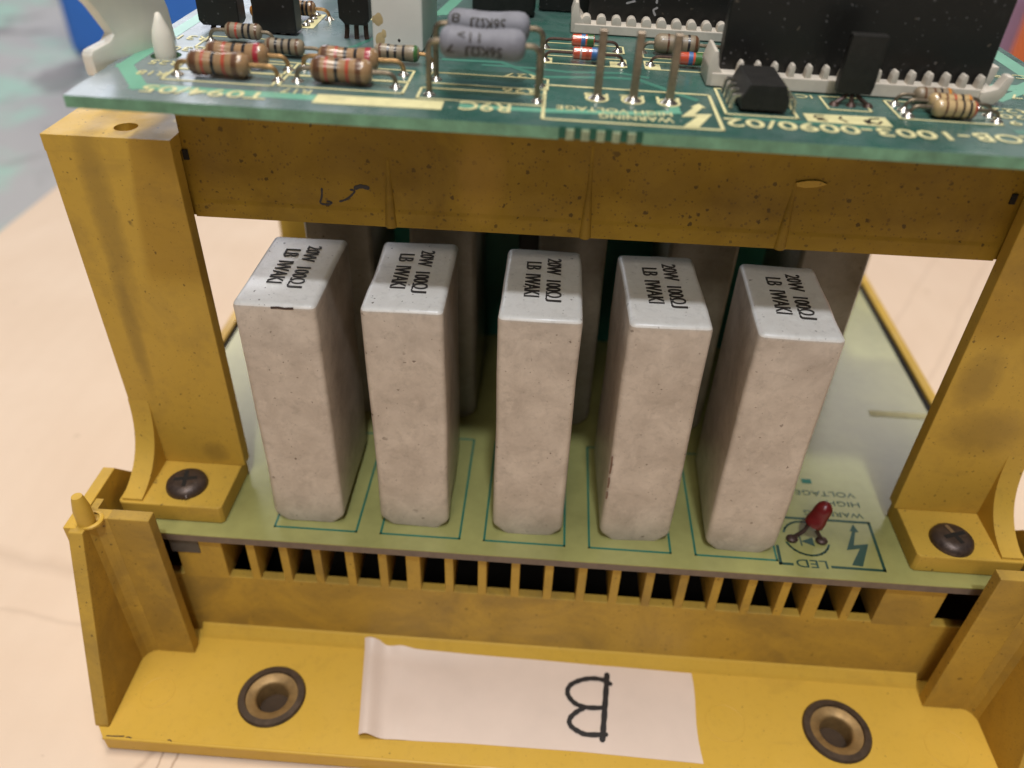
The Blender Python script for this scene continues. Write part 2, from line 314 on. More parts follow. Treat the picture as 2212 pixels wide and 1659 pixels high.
def obj(name, bm, mat, parent=None, smooth=False, label=None):
    for v in bm.verts: v.co *= S
    me = bpy.data.meshes.new(name); bm.to_mesh(me); bm.free()
    if smooth:
        for p in me.polygons: p.use_smooth = True
        try: me.set_sharp_from_angle(angle=math.radians(40))
        except Exception: pass
    for m in (mat if isinstance(mat, (list, tuple)) else [mat]): me.materials.append(m)
    o = bpy.data.objects.new(name, me); COL.objects.link(o)
    if parent: o.parent = parent
    if label: o['label'] = label
    return o
def tag(o, label, cat, group=None, kind=None):
    o['label'] = label
    if cat: o['category'] = cat
    if group: o['group'] = group
    if kind: o['kind'] = kind
    return o
def thing(name, label, cat, loc=(0, 0, 0), rot=(0, 0, 0), group=None):
    o = bpy.data.objects.new(name, None); COL.objects.link(o); o.empty_display_size = 0.005
    o.location = Vector(loc)*S; o.rotation_euler = rot
    return tag(o, label, cat, group)
def copy_tree(o, parent=None):
    c = o.copy(); COL.objects.link(c)
    if parent: c.parent = parent
    for ch in [k for k in o.children]: copy_tree(ch, c)
    return c

def text_mesh(body, bold=0.0, ext=0.02):
    cu = bpy.data.curves.new('lettering', 'FONT'); cu.body = body; cu.size = 1.0; cu.extrude = ext; cu.offset = bold; cu.resolution_u = 3
    to = bpy.data.objects.new('lettering', cu); COL.objects.link(to)
    me = bpy.data.meshes.new_from_object(to); bpy.data.objects.remove(to); bpy.data.curves.remove(cu)
    bm = nb(); bm.from_mesh(me); bpy.data.meshes.remove(me); return bm
def text(name, body, mat, parent, start, width, height, ang, bold=0.0, thick=0.05, z=None, wrap=None):
    """start = lower-left corner (x,y,z) in mm, the line runs at angle ang (about z)"""
    bm = text_mesh(body, bold)
    xs = [v.co.x for v in bm.verts]; ys = [v.co.y for v in bm.verts]; zs = [v.co.z for v in bm.verts]
    x0, y0, z0 = min(xs), min(ys), min(zs); sx = width/(max(xs)-x0); sy = height/(max(ys)-y0); sz = thick/max(1e-6, max(zs)-z0)
    for v in bm.verts: v.co = Vector(((v.co.x-x0)*sx, (v.co.y-y0)*sy, (v.co.z-z0)*sz))
    if wrap:
        bmesh.ops.triangulate(bm, faces=bm.faces)
        for _ in range(3): bmesh.ops.subdivide_edges(bm, edges=[e for e in bm.edges if e.calc_length() > 0.28], cuts=1)
        bmesh.ops.triangulate(bm, faces=bm.faces)
        wrap(bm)
    else:
        R = Matrix.Rotation(ang, 3, 'Z')
        for v in bm.verts: v.co = R @ v.co + Vector(start)
    return obj(name, bm, mat, parent)
def line(bm, p, q, wd, z, th=0.05):
    p, q = Vector(p), Vector(q); d = (q-p).normalized(); n = Vector((-d.y, d.x))*wd/2
    poly = [p+n-d*wd/2, p-n-d*wd/2, q-n+d*wd/2, q+n+d*wd/2]
    prism(bm, [tuple(a) for a in poly], 2, z, z+th)
def stroke(bm, pts, wd, z, th=0.05):
    """a flat pen stroke of rounded width through 2D points"""
    P = [Vector(p) for p in pts]
    dense = []
    for i in range(len(P)-1):
        a, b2, c, d = P[max(i-1, 0)], P[i], P[i+1], P[min(i+2, len(P)-1)]
        for k in range(5):
            t = k/5; dense.append(0.5*((2*b2)+(c-a)*t+(2*a-5*b2+4*c-d)*t*t+(3*b2-a-3*c+d)*t**3))
    dense.append(P[-1]); L, R = [], []
    for i, p in enumerate(dense):
        d = (dense[min(i+1, len(dense)-1)]-dense[max(i-1, 0)]).normalized(); n = Vector((-d.y, d.x)); ww = wd/2*(1+0.10*math.sin(i*1.7))
        L.append(p+n*ww); R.append(p-n*ww)
    up = [[bm.verts.new((q.x, q.y, z+th)) for q in s] for s in (L, R)]; lo = [[bm.verts.new((q.x, q.y, z)) for q in s] for s in (L, R)]
    for i in range(len(dense)-1):
        bm.faces.new((up[1][i], up[1][i+1], up[0][i+1], up[0][i])); bm.faces.new((lo[0][i], up[0][i], up[0][i+1], lo[0][i+1])); bm.faces.new((up[1][i], lo[1][i], lo[1][i+1], up[1][i+1]))
    for e in (0, -1):
        n = 10; c = dense[e]; ring = [bm.verts.new((c.x+wd/2*1.05*math.cos(2*PI*k/n), c.y+wd/2*1.05*math.sin(2*PI*k/n), z+th*1.1)) for k in range(n)]; bm.faces.new(ring)

# ================================================================== SETTING
bench = obj('bench_top', box(nb(), -2500, 2500, -900, 2600, -60, -43), M_bench); bench['kind'] = 'structure'
card = obj('cardboard_sheet', box(nb(), -231, 520, -420, 900, -43, -38.0, 0.4), M_card)
tag(card, 'large pale cardboard sheet lying under the yellow frame', 'cardboard')
# far, blurred things
t = thing('storage_bin', 'blurred blue plastic bin behind the white nylon clip', 'bin', (-245, 520, -43))
bm = nb(); box(bm, -92, 92, -70, 70, 0, 150, 8, 3); obj('body', bm, M_bluebin, t, True)
bm = nb(); box(bm, -97, 97, -75, 75, 132, 142, 3, 2); obj('rim', bm, M_bluebin, t, True)
t = thing('carton', 'blurred lilac carton at the far right behind the black module', 'carton', (262, 380, -38))
obj('body', box(nb(), -70, 70, -40, 40, 0, 170, 3), M_lilac, t)
t = thing('orange_card', 'blurred orange sheet standing in front of the lilac carton', 'card', (262, 300, -38))
obj('body', box(nb(), -46, 60, -3, 3, 0, 130, 1), M_orange, t)

# ================================================================== YELLOW BASE
base = thing('plastic_tray', 'yellow plastic tray with slotted front wall under the pale lower board', 'tray', (0, 0, -37.8))
def bo(name, bm, mat=None, smooth=False, parent=None, label=None):
    bmesh.ops.translate(bm, verts=bm.verts, vec=(0, 0, 37.8)); return obj(name, bm, mat or M_base, parent or base, smooth, label)
INS = [(-51.2, -20.1), (67.0, -18.4)]
front = [(-85.4, -27.6), (-82.2, -31.4), (98.6, -31.8), (101.6, -28.4), (101.6, -5), (-85.4, -5)]
bm = nb(); plate_holes(bm, front, [circ(x, y, 6.2) for x, y in INS], -37.2, -33.0); bo('tray_floor', bm)
# small rounded lip along the front edge
bm = nb(); tube(bm, [(-82.2, -31.3, -33.35), (8, -31.5, -33.35), (98.6, -31.7, -33.35)], 0.42, 8); bo('front_lip', bm, smooth=True)
bm = nb(); prism(bm, [(-4.98, -30.2), (-5.35, -30.55), (-6.6, -32.2), (-7.1, -32.99), (-4.98, -32.99)], 0, -71.0, 87.0); bo('step', bm, smooth=False)
bm = nb(); box(bm, -83.4, 99.4, -5, -2.9, -37.0, -13.6, 0.25); bo('front_wall', bm, M_wall)
# slot ribs
xs = [-61.9+6.8*k for k in range(21)]
ribs = []
for k, x in enumerate(xs):
    wdt = 1.75 if k not in (6, 18) else 2.9
    a, b = (x-wdt, x) if k else (-71.5, x)
    if k == 20: a, b = x-1.9, 84.2
    bm = nb(); box(bm, a, b, -5.02 if k in (0, 20) else -4.99, 4.0, -14.3, -2.35, 0.12, 1); bo('slot_rib', bm, M_wall)
bm = nb(); box(bm, -72.5, -66.5, -5.3, -4.9, -6.4, -2.3, 0.1, 1); bo('rubber_pad', bm, M_grey)
# floor and an added sheet painted dark as slot shade; rear and side walls
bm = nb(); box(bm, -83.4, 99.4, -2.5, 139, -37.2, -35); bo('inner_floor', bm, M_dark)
bm = nb(); box(bm, -83.2, 99.2, 22, 23, -35, -2.2); bo('slot_shade', bm, M_dark)
bm = nb(); box(bm, -86, 102, 139, 141.5, -37.2, 0.6, 0.3); bo('rear_wall', bm)
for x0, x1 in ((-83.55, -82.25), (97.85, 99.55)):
    bm = nb(); box(bm, x0, x1, -5.9, 138.8, -1.6, -0.25); bo('gap_shadow', bm, M_dark)  # dark strip standing in for shade in the gap beside the board
for s in (0, 1):
    mx = (lambda x: x) if not s else (lambda x: 16-x)
    def bx2(bm, x0, x1, *r, **k):
        a, b = sorted((mx(x0), mx(x1))); return box(bm, a, b, *r, **k)
    bm = nb(); a, b = sorted((mx(-86.0), mx(-83.6)))
    prism(bm, [(-14.2, -33.0), (-14.2, 9.1), (2.0, 9.3), (9.5, 0.6), (139, 0.6), (139, -37.2), (-5.0, -37.2), (-5.0, -33.0)], 0, a, b, 0.2); bo('side_wall', bm)
    # column beside the front wall, the sloping gusset and the round boss with its peg
    bm = nb(); bx2(bm, -79.1, -71.1, -11.2, -8.7, -32.99, 9.0, bev=0.25); bx2(bm, -77.6, -75.2, -8.8, -4.9, -32.99, -2.6); bo('column', bm, M_wall)
    bm = nb(); prism(bm, [(mx(px), py) for px, py in ((-83.5, -6.2), (-83.5, -14.0), (-81.85, -13.6), (-81.2, -12.2), (-80.3, -11.4), (-79.0, -11.05), (-79.0, -8.8), (-82.0, -8.8), (-82.0, -6.2))], 2, -32.99, 8.9); bo('web', bm, M_wall)
    a, b = sorted((mx(-84.6), mx(-81.8)))
    bm = nb(); prism(bm, [(-9.5, -32.99), (-29.3, -32.99), (-29.3, -32.4), (-15.2, 9.0), (-9.5, 9.0)], 0, a, b, 0.25); bo('gusset', bm, M_wall)
    bm = nb(); lathe(bm, [(8.7, 2.35), (9.1, 2.35), (9.3, 2.1), (9.3, 1.7)], Matrix.Translation((mx(-81.9), -11.8, 0)), 24, caps=False); bo('collar', bm, M_base, smooth=True)
    R = Matrix.Translation((mx(-82.3), -12.4, 8.4)) @ Matrix.Rotation(-0.02, 4, 'X')
    bm = nb(); lathe(bm, [(0, 1.62), (4.2, 1.58), (6.6, 1.15), (7.3, 0.95)], R, 16); bo('peg', bm, smooth=True, label='rounded locating peg on the corner of the tray')
# brass bushes
for i, (x, y) in enumerate(INS):
    T0 = Matrix.Translation((x, y, -33.0))
    bm = nb(); prof = [(-4, 6.15), (0.35, 7.0), (0.75, 6.7), (0.78, 5.5), (0.30, 5.35)]
    lathe(bm, prof, T0, 40, caps=False); r0 = bo('steel_ring', bm, M_ring, True)
    bm = nb(); lathe(bm, [(0.34, 5.7), (0.30, 5.4), (0.0, 3.75), (-0.25, 3.4), (-0.6, 3.25), (-4.5, 3.2)], T0, 40, caps=False)
    bo('brass_bush', bm, M_brass, True)
    bm = nb(); lathe(bm, [(-4.6, 3.6), (-4.3, 3.6)], T0, 24); bo('hole_bottom', bm, M_hole)
for x, y, r in ((-75.4, -21.0, 3.6), (44.0, -18.3, 4.2), (89.0, -20.2, 4.4)):      # ejector pin marks
    bm = nb(); prof = [(-0.2, r), (0.06, r), (0.10, r-0.12), (0.03, r-0.3), (-0.2, r-0.35)]
    lathe(bm, prof, Matrix.Translation((x, y, -33.0)), 36, caps=False); bo('moulding_mark', bm, smooth=True)

bm = nb(); rd = random.Random(11)
for x0, x1 in ((-81.4, -78.0), (-77.4, -76.4), (-69.0, -68.2)):
    n = max(3, int((x1-x0)/0.9)); stroke(bm, [(x0+(x1-x0)*k/(n-1), -31.15+rd.uniform(-0.18, 0.22)) for k in range(n)], rd.uniform(0.16, 0.34), -32.98, 0.04)
bo('dirt_streak', bm, simple('dark_dirt', (0.06, 0.035, 0.018), 0.8))
# ================================================================== LOWER BOARD
lb = thing('circuit_board', 'pale green lower circuit board lying in the yellow tray', 'circuit board')
bm = nb(); box(bm, -82.2, 97.8, -6.0, 135, -0.3, 0.0); obj('top_face', bm, M_pcb_lo, lb)
bm = nb(); box(bm, -82.15, 97.75, -5.97, 134.9, -2.0, -0.301); obj('core', bm, M_pcb_lo_edge, lb)
def rect(bm, x0, y0, x1, y1, wd, z):
    for p, q in (((x0, y0), (x1, y0)), ((x1, y0), (x1, y1)), ((x1, y1), (x0, y1)), ((x0, y1), (x0, y0))): line(bm, p, q, wd, z)
for x0, x1 in ((-51, -34.3), (-29.3, -13.3), (-8.3, 7.9), (12.9, 29.2), (34.2, 50.4)):
    bm = nb(); rect(bm, x0, -2.3, x1, 28, 0.42, 0.0); obj('outline_print', bm, M_teal, lb)
bm = nb()
for p, q in (((50.9, -3.0), (53.2, -3.0)), ((61.2, -3.05), (71.4, -3.1)), ((71.4, -3.1), (71.9, 9.7)), ((71.9, 9.7), (52.8, 9.7)), ((51.0, -3.0), (51.2, 1.5))): line(bm, p, q, 0.6, 0.0)
for a0, a1 in ((200, 340), (35, 170)):
    pts = [(57.6+4.5*math.cos(math.radians(a)), 4.2+4.6*math.sin(math.radians(a))) for a in range(a0, a1+1, 14)]
    for i in range(len(pts)-1): line(bm, pts[i], pts[i+1], 0.45, 0.0)
prism(bm, [(58.9, 4.5), (58.9, 2.1), (56.4, 3.3)], 2, 0, 0.05); line(bm, (56.3, 4.4), (56.3, 2.2), 0.3, 0.0)
obj('outline_print', bm, M_dteal, lb)
bm = nb(); prism(bm, [(65.2, -2.2), (67.3, -2.4), (70.1, 3.7), (67.0, 3.1), (68.3, 6.8), (69.0, 6.9), (68.4, 9.0), (67.2, 7.0), (67.7, 7.0), (65.2, 1.7), (68.0, 2.3)], 2, 0, 0.06); obj('lightning_symbol', bm, M_dteal, lb)
text('lettering', 'LED', M_dteal, lb, (60.3, -1.6, 0.0), 6.2, 2.0, PI, 0.004)
text('lettering', 'WARNING', M_dteal, lb, (71.3, 12.3, 0.0), 12.5, 1.4, PI, 0.0)
text('lettering', 'HIGH', M_dteal, lb, (71.4, 15.6, 0.0), 7.0, 1.5, PI, 0.0)
text('lettering', 'VOLTAGE', M_dteal, lb, (71.2, 18.4, 0.0), 13.0, 1.5, PI, 0.0)
bm = nb(); box(bm, 83, 97.6, 46.3, 48.4, 0, 0.12); obj('mark', bm, M_silk, lb)
bm = nb(); box(bm, 60.5, 62.6, 20.6, 22.0, 0, 0.06); obj('mark', bm, M_teal, lb)

# ceramic resistors, front row
def cement_body(seed):
    rnd = random.Random(seed)
    bm = nb(); box(bm, -7, 7, 0, 24.5, 0.12, 52)
    bot = [e for e in bm.edges if abs(e.verts[0].co.z-0.12) < 1e-4 and abs(e.verts[1].co.z-0.12) < 1e-4 and abs(e.verts[0].co.x-e.verts[1].co.x) < 1e-4]
    bmesh.ops.bevel(bm, geom=bot, offset=1.7, segments=1, affect='EDGES')
    bmesh.ops.bevel(bm, geom=[e for e in bm.edges if max(e.verts[0].co.z, e.verts[1].co.z) > 1.0], offset=1.05, segments=4, affect='EDGES', profile=0.5)
    for lvl in range(2): bmesh.ops.subdivide_edges(bm, edges=[e for e in bm.edges if e.calc_length() > 6], cuts=1, use_grid_fill=True)
    bmesh.ops.triangulate(bm, faces=bm.faces)
    from mathutils import noise as mn
    for v in bm.verts:
        n = mn.noise_vector(v.co*0.11 + Vector((seed*13.1, 0, 0)))*0.32 + mn.noise_vector(v.co*0.5 + Vector((0, seed*9.7, 0)))*0.07
        if v.co.z > 51: n.z *= 0.12
        v.co += n
        if v.co.z < 0.06: v.co.z = 0.06
    return bm
FR = [(-44.19, -0.25, -0.15), (-22.73, 0.40, 1.03), (0.29, 0.12, -0.20), (21.99, 0.41, 2.0), (42.97, -0.68, -1.75)]
labs = ['white ceramic block resistor nearest the left yellow post, leftmost of the front row',
        'white ceramic block resistor with a bright smear, second from the left in front',
        'white ceramic block resistor in the middle of the front row',
        'white ceramic block resistor with dirty chipped left edge, second from the right in front',
        'white ceramic block resistor beside the red LED, rightmost of the front row']
for i, (x, y, a) in enumerate(FR):
    t = thing('ceramic_resistor', labs[i], 'resistor', (x, y, 0), (0, 0, math.radians(a)), 'white ceramic resistors standing in the front row')
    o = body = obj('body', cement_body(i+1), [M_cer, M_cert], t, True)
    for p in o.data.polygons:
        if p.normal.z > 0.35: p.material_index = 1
    zt = 51.98
    if i == 0:
        bm = nb(); tube(bm, [(-0.4, 0.12, 51.25), (0.8, 0.10, 51.35), (1.9, 0.13, 51.22), (3.4, 0.10, 51.36)], 0.20, 6); obj('chipped_edge', bm, M_dkl, body, True)
    if i == 3:
        for q in ((11.5, 13.2), (14.5, 17.0), (18.2, 22.4)):
            bm = nb(); tube(bm, [(-6.72, 0.22, q[0]), (-6.66, 0.18, (q[0]+q[1])/2), (-6.74, 0.26, q[1])], 0.17, 6); obj('chipped_edge', bm, M_chip, body, True)
    text('lettering', '20W  100\u03a9', M_ink, body, (0.6, 20.6, zt), 13.7, 2.75, -PI/2, -0.006, 0.22); text('lettering', 'J', M_ink, body, (0.6, 6.6, zt), 1.0, 2.75, -PI/2, -0.004, 0.22)
    text('lettering', 'LB  IWAKI', M_ink, body, (-3.15, 19.0, zt), 12.2, 2.7, -PI/2, -0.006, 0.22)
BR = [(-42.4, 36, 0), (-20.8, 36, 0), (6.1, 36, 0), (32.5, 36, 0), (58.7, 36, 0)]
labs = ['shaded ceramic resistor of the back row, behind the leftmost front one', 'shaded ceramic resistor of the back row, between the second and the middle front ones',
        'shaded ceramic resistor of the back row, behind the middle front one', 'shaded ceramic resistor of the back row, between the two right front ones',
        'shaded ceramic resistor of the back row, at its right end beside the open gap']
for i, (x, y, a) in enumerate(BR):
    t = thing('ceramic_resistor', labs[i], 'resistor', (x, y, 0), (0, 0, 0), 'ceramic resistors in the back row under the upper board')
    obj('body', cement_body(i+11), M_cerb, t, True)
# far components glimpsed between the rows
t = thing('rear_circuit_board', 'dark green upright circuit board behind the back row of resistors', 'circuit board', (0, 72, 0))
obj('panel', box(nb(), -54, 66, 0, 1.6, 0.1, 62), M_dkgreen, t)
for x, wd, lb_ in ((-21, 11, 'black upright capacitor behind the second gap between the ceramic resistors'), (1.5, 15, 'wider black upright capacitor behind the middle gap between the ceramic resistors')):
    t = thing('black_capacitor', lb_, 'capacitor', (x, 61.5, 0)); bm = nb(); box(bm, -wd/2, wd/2, 0, 10, 0.1, 40, 0.8); obj('case', bm, M_black, t, True)

# LED
t = thing('led_lamp', 'small red LED leaning over its printed circle beside the last resistor', 'LED', (57.5, 3.5, 0))
ax = (Vector((60.0, 5.4, 10.0))-Vector((58.4, 4.9, 3.8))).normalized(); q = ax.to_track_quat('Z', 'Y').to_matrix().to_4x4()
bm = nb(); lathe(bm, [(0, 1.9), (0.2, 2.2), (1.6, 2.2), (1.9, 2.0), (4.2, 1.95), (5.4, 1.7), (6.2, 1.1), (6.6, 0.3)], Matrix.Translation((0.9, 1.4, 3.6)) @ q @ Matrix.Scale(0.9, 4), 22); obj('lens', bm, M_led, t, True)
for s, fx in ((-1, -3.0), (1, 3.0)):
    bm = nb(); tube(bm, [(fx, 0, 0.1), (fx*0.95, 0.1, 0.7), (fx*0.45+0.5, 0.7, 2.1), (0.9+s*0.9, 1.4, 3.9)], 0.42, 8); obj('lead', bm, M_dkl, t, True)
    bm = nb(); bmesh.ops.create_uvsphere(bm, u_segments=14, v_segments=8, radius=1.0, matrix=Matrix.Translation((fx, 0, 0.35)) @ Matrix.Diagonal((1.25, 1.1, 0.62, 1))); obj('solder', bm, M_dkl, t, True)

# ================================================================== UPPER BRACKET
br = thing('plastic_bracket', 'yellow plastic bracket of two posts and a speckled cross bar carrying the green board', 'bracket')
def gus_prof():
    return [(10.02, 4.4), (10.02, 21)] + [tuple(p.yz) for p in arc((0, 9.97, 20.5), (0, 9.4, 6.6), (0, -1.9, 4.9), 14)] + [(-2.0, 4.4)]
for s in (0, 1):
    mx = (lambda x: x) if not s else (lambda x: 15.4-x)
    sg = lambda a, b: tuple(sorted((mx(a), mx(b))))
    a, b = sg(-81.4, -60.4)
    p = obj('post', box(nb(), a, b, 10, 13, 4.4, 75.0, 0.25), M_brk, br, label='left post' if not s else 'grimier right post')
    a, b = sg(-82.2, -61.2)
    bm = nb(); prism(bm, [(a+0.6, -2.6), (b-0.6, -2.6), (b, -2.0), (b, 12.98), (a, 12.98), (a, -2.0)], 2, 0.05, 4.4, 0.3); obj('foot', bm, M_brk, br)
    a, b = sg(-81.45, -77.4)
    bm = nb(); prism(bm, gus_prof(), 0, a, b, 0.0); obj('fillet_rib', bm, M_brk, br, True)
    a, b = sg(-81.5, -78.8)
    bm = nb(); box(bm, a, b, 13, 26, 4.4, 72.5, 0.2); obj('outer_wall', bm, M_brk, br)
    hx = mx(-69.6); a, b = sg(-81.45, -60.35)
    bm = nb(); plate_holes(bm, [(a, 9.98), (b, 9.98), (b, 36), (a, 36)], [circ(hx, 14.9, 1.9, 24)], 72.3, 75.05); obj('top_plate', bm, M_brk, br)
    bm = nb(); lathe(bm, [(66, 2.0), (72.4, 2.0), (72.4, 1.86)], Matrix.Translation((hx, 14.9, 0)), 20, caps=True); obj('hole_sleeve', bm, M_dark if False else M_brk, br)
    a, b = sg(-77, -62)
    bm = nb(); box(bm, a, b, 97, 100, 0.05, 72, 0.25); obj('rear_post', bm, M_brk, br)
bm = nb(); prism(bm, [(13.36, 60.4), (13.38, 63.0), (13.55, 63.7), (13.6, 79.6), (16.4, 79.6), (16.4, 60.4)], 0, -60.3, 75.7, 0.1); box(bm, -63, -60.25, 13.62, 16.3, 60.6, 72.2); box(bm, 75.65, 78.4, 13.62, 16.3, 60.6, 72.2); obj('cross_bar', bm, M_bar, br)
for x, z1 in ((-26.3, 72.6), (7.0, 76.5), (40.0, 72.2)):
    bm = nb(); lathe(bm, [(60.36, 1.0), (60.8, 1.1), (65, 0.8), (69, 0.5), (z1, 0.3)], Matrix.Translation((x, 13.80, 0)), 16); obj('bar_rib', bm, M_bar, br, True)
bm = nb(); prism(bm, [(40.0, 72.3), (41.6, 72.7), (43.4, 72.8), (44.9, 72.3), (43.3, 71.7), (41.5, 71.5), (40.2, 71.7)], 1, 13.3, 13.565); obj('paint_scrape', bm, M_brk, br)
for x0 in (-60.3, 74.2):      # dark slots where the bar meets the posts
    bm = nb(); box(bm, x0, x0+0.9, 13.3, 13.57, 70.6, 72.3); obj('slot', bm, M_dark, br)
bm = nb(); stroke(bm, [(-37.7, 66.7), (-37.9, 65.2), (-38.2, 64.1), (-36.9, 63.9), (-36.3, 64.3), (-37.0, 64.5)], 0.34, 0, 0.05)
stroke(bm, [(-34.8, 64.6), (-33.6, 65.1), (-32.4, 66.2), (-32.2, 66.7), (-32.8, 66.8)], 0.34, 0, 0.05); stroke(bm, [(-31.9, 67.2), (-31.0, 67.5), (-29.9, 67.3)], 0.7, 0, 0.05)
for v in bm.verts: v.co = Vector((v.co.x, 13.55-v.co.z, v.co.y))
obj('pen_mark', bm, M_marker, br)
# screws
for i, (x, y, lb_) in enumerate(((-70.2, 3.2, 'dark cross-head screw on the left foot of the yellow bracket'), (84.5, 1.8, 'dark cross-head screw with a bright scratched slot on the right foot of the bracket'))):
    t = thing('screw', lb_, 'screw', (x, y, 4.4), (0, 0, 0.35 if i else 0.2), 'screws holding the bracket feet')
    bm = nb(); lathe(bm, [(-0.3, 4.1), (0.5, 4.15), (1.2, 3.9), (1.8, 3.2), (2.05, 2.2)], None, 30, caps=True); 
    hd = obj('head', bm, M_screw, t, True)
    bm = nb(); box(bm, -2.3, 2.3, -0.42, 0.42, 1.95, 2.10); box(bm, -0.42, 0.42, -2.3, 2.3, 1.95, 2.105); obj('cross_recess', bm, M_dark, t)
    if i: bm = nb(); box(bm, -0.38, 0.38, 0.5, 2.5, 2.1, 2.16); obj('bright_scratch', bm, M_sclot, t)
    else: bm = nb(); tube(bm, [(0.3, -2.6, 0.9), (0.6, -4.3, 0.3)], 0.9, 10, r2=0.5); obj('burr', bm, M_screw, t, True)

# ================================================================== TAPE
t = thing('tape_label', 'strip of white tape marked with a black letter on the tray floor', 'tape', (3, -17, -33))
top_e = [(-34.3, -5.7), (-12.3, -6.5), (13.4, -6.9), (37.9, -7.3)]; bot_e = [(-31.1, -27.7), (-10.0, -27.1), (13.4, -27.0), (38.4, -27.6)]
def lerp_poly(P, u):
    k = min(int(u*3), 2); f = u*3-k; return Vector(P[k]).lerp(Vector(P[k+1]), f)
bm = nb(); NU, NV = 60, 10; g = {}
for i in range(NU+1):
    u = (i/NU)**1.15
    for j in range(NV+1):
        p = lerp_poly(top_e, u).lerp(lerp_poly(bot_e, u), j/NV)
        px = p.x + 0.5*math.sin(j/NV*5.1+1)*(1 if u > 0.97 else 0)*0.8
        z = 0.10 + 0.05*math.sin(px*0.3+j)*0.3
        d = u*72
        z += 1.9*math.exp(-((d-1.6)/2.4)**2)*(0.75+0.4*j/NV)
        z += 0.22*math.exp(-((d-9)/2.5)**2)*(1+math.sin(j*0.9+0.5))
        if p.y > -7.0: z += (p.y+7.0)*0.9
        g[i, j] = bm.verts.new((px-3, p.y+17, z))
for i in range(NU):
    for j in range(NV): bm.faces.new((g[i, j], g[i, j+1], g[i+1, j+1], g[i+1, j]))
bmesh.ops.recalc_face_normals(bm, faces=bm.faces); bmesh.ops.solidify(bm, geom=bm.faces[:], thickness=0.12)
obj('strip', bm, M_tape, t, True)
bm = nb()
off = lambda P: [(x-3, y+17) for x, y in P]
zt = 0.30
stroke(bm, off([(19.6, -9.4), (19.2, -14.0), (18.9, -17.3), (18.5, -21.3), (18.2, -24.2)]), 1.2, zt)
stroke(bm, off([(20.2, -11.5), (18.5, -10.6), (16.0, -10.5), (13.6, -11.2), (11.6, -12.5), (11.0, -14.1), (11.5, -15.5), (12.9, -16.8), (15.2, -17.4), (18.6, -17.2)]), 1.02, zt+.01)
stroke(bm, off([(14.4, -17.6), (12.7, -18.8), (11.5, -20.3), (11.7, -21.7), (13.2, -22.8), (15.1, -23.4), (18.9, -23.1)]), 1.02, zt+.02)
obj('letter', bm, M_marker, t)

# ================================================================== UPPER BOARD
Z0, TILT = 86.107, 0.0130183
def on_board(x, y, h=0.0): return (x, y, Z0 - x*TILT + h)
def comp(name, label, cat, x, y, group=None, rz=0.0):
    o = thing(name, label, cat, on_board(x, y), (0, 0, 0), group)
    o.rotation_euler = (Matrix.Rotation(TILT, 3, 'Y') @ Matrix.Rotation(rz, 3, 'Z')).to_euler(); return o
ub = thing('circuit_board', 'dark green upper circuit board carrying wires, chips and cream printing', 'circuit board', (0, 0, Z0), (0, TILT, 0))
BT = 1.65
out = [(-65.6, -6.0)]
for k in range(6):                                # routed notches in the front edge
    x = 1.2 + 2.05*k; out += [(x, -6.0), (x, -5.55), (x+0.95, -5.55), (x+0.95, -6.0)]
out += [(83.5, -6.0), (83.5, 82), (-66.6, 82)]
rl = random.Random(3); yy = 30.0
while yy > -5.2:                                  # slightly chipped left edge
    out.append((-65.75 + rl.uniform(-0.22, 0.22) - yy*0.012, yy)); yy -= rl.uniform(1.2, 2.6)
hole = circ(-59.9, 14.4, 2.3, 20)
bm = nb(); plate_holes(bm, out, [hole], -BT, 0.0)
o = obj('substrate', bm, [M_pcb, M_pcb_edge], ub)
for p in o.data.polygons:
    if abs(p.normal.z) < 0.5: p.material_index = 1
bm = nb()
for k in range(5): 
    x = 2.15 + 2.05*k; box(bm, x, x+1.1, -6.25, -5.9, -BT+.05, -0.12, 0.1, 1)
obj('broken_tabs', bm, simple('broken_laminate', (0.30, 0.36, 0.22), 0.7, 0, 0.25, 1.2, 0.5), ub)
for k in range(6):
    x = 1.2 + 2.05*k; bm = nb(); box(bm, x+0.01, x+0.94, -5.62, -5.5, -BT+.02, -0.02); obj('groove', bm, M_groove, ub)
# copper
def strip(pts, wd, mat, z=0.0, name='copper_trace'):
    bm = nb(); 
    for i in range(len(pts)-1): line(bm, pts[i], pts[i+1], wd, z + 0.004*(i % 2), 0.03)
    return obj(name, bm, mat, ub)
strip([(-63.6, 75), (-63.6, 8.4), (-57.6, -0.6), (-32.8, -0.6)], 2.3, M_mint)
strip([(-12, 0.0), (-1, 0.2), (13.5, 1.6), (17.5, 3.2), (17.5, 5.0)], 1.5, M_mint)
strip([(-17.5, 21.7), (-8.5, 22.0), (-2, 15.6), (9.4, 17.5), (13.1, 17.4), (21, 9.2)], 1.1, M_trace)
strip([(-11, 20.0), (-3.2, 19.9), (2.0, 19.0), (10.5, 20.2), (14.5, 18.7)], 0.9, M_trace)
strip([(80.3, 75), (80.3, 30), (76.5, 26), (60, 24)], 3.2, M_mint)
strip([(69.3, 18.9), (75.4, 24.4), (79, 25.2)], 1.7, M_mint, 0.01)
strip([(66, 4), (82, 5.5)], 1.6, M_trace); strip([(-30, 45), (-22, 52), (-20, 70)], 2.4, M_mint); strip([(-43, 58), (-38, 50), (-34, 44)], 0.8, M_silk)
strip([(-36, 22), (-33, 26), (-30, 35)], 0.9, M_trace); strip([(26, 2.6), (45, 1.6)], 0.8, M_trace)
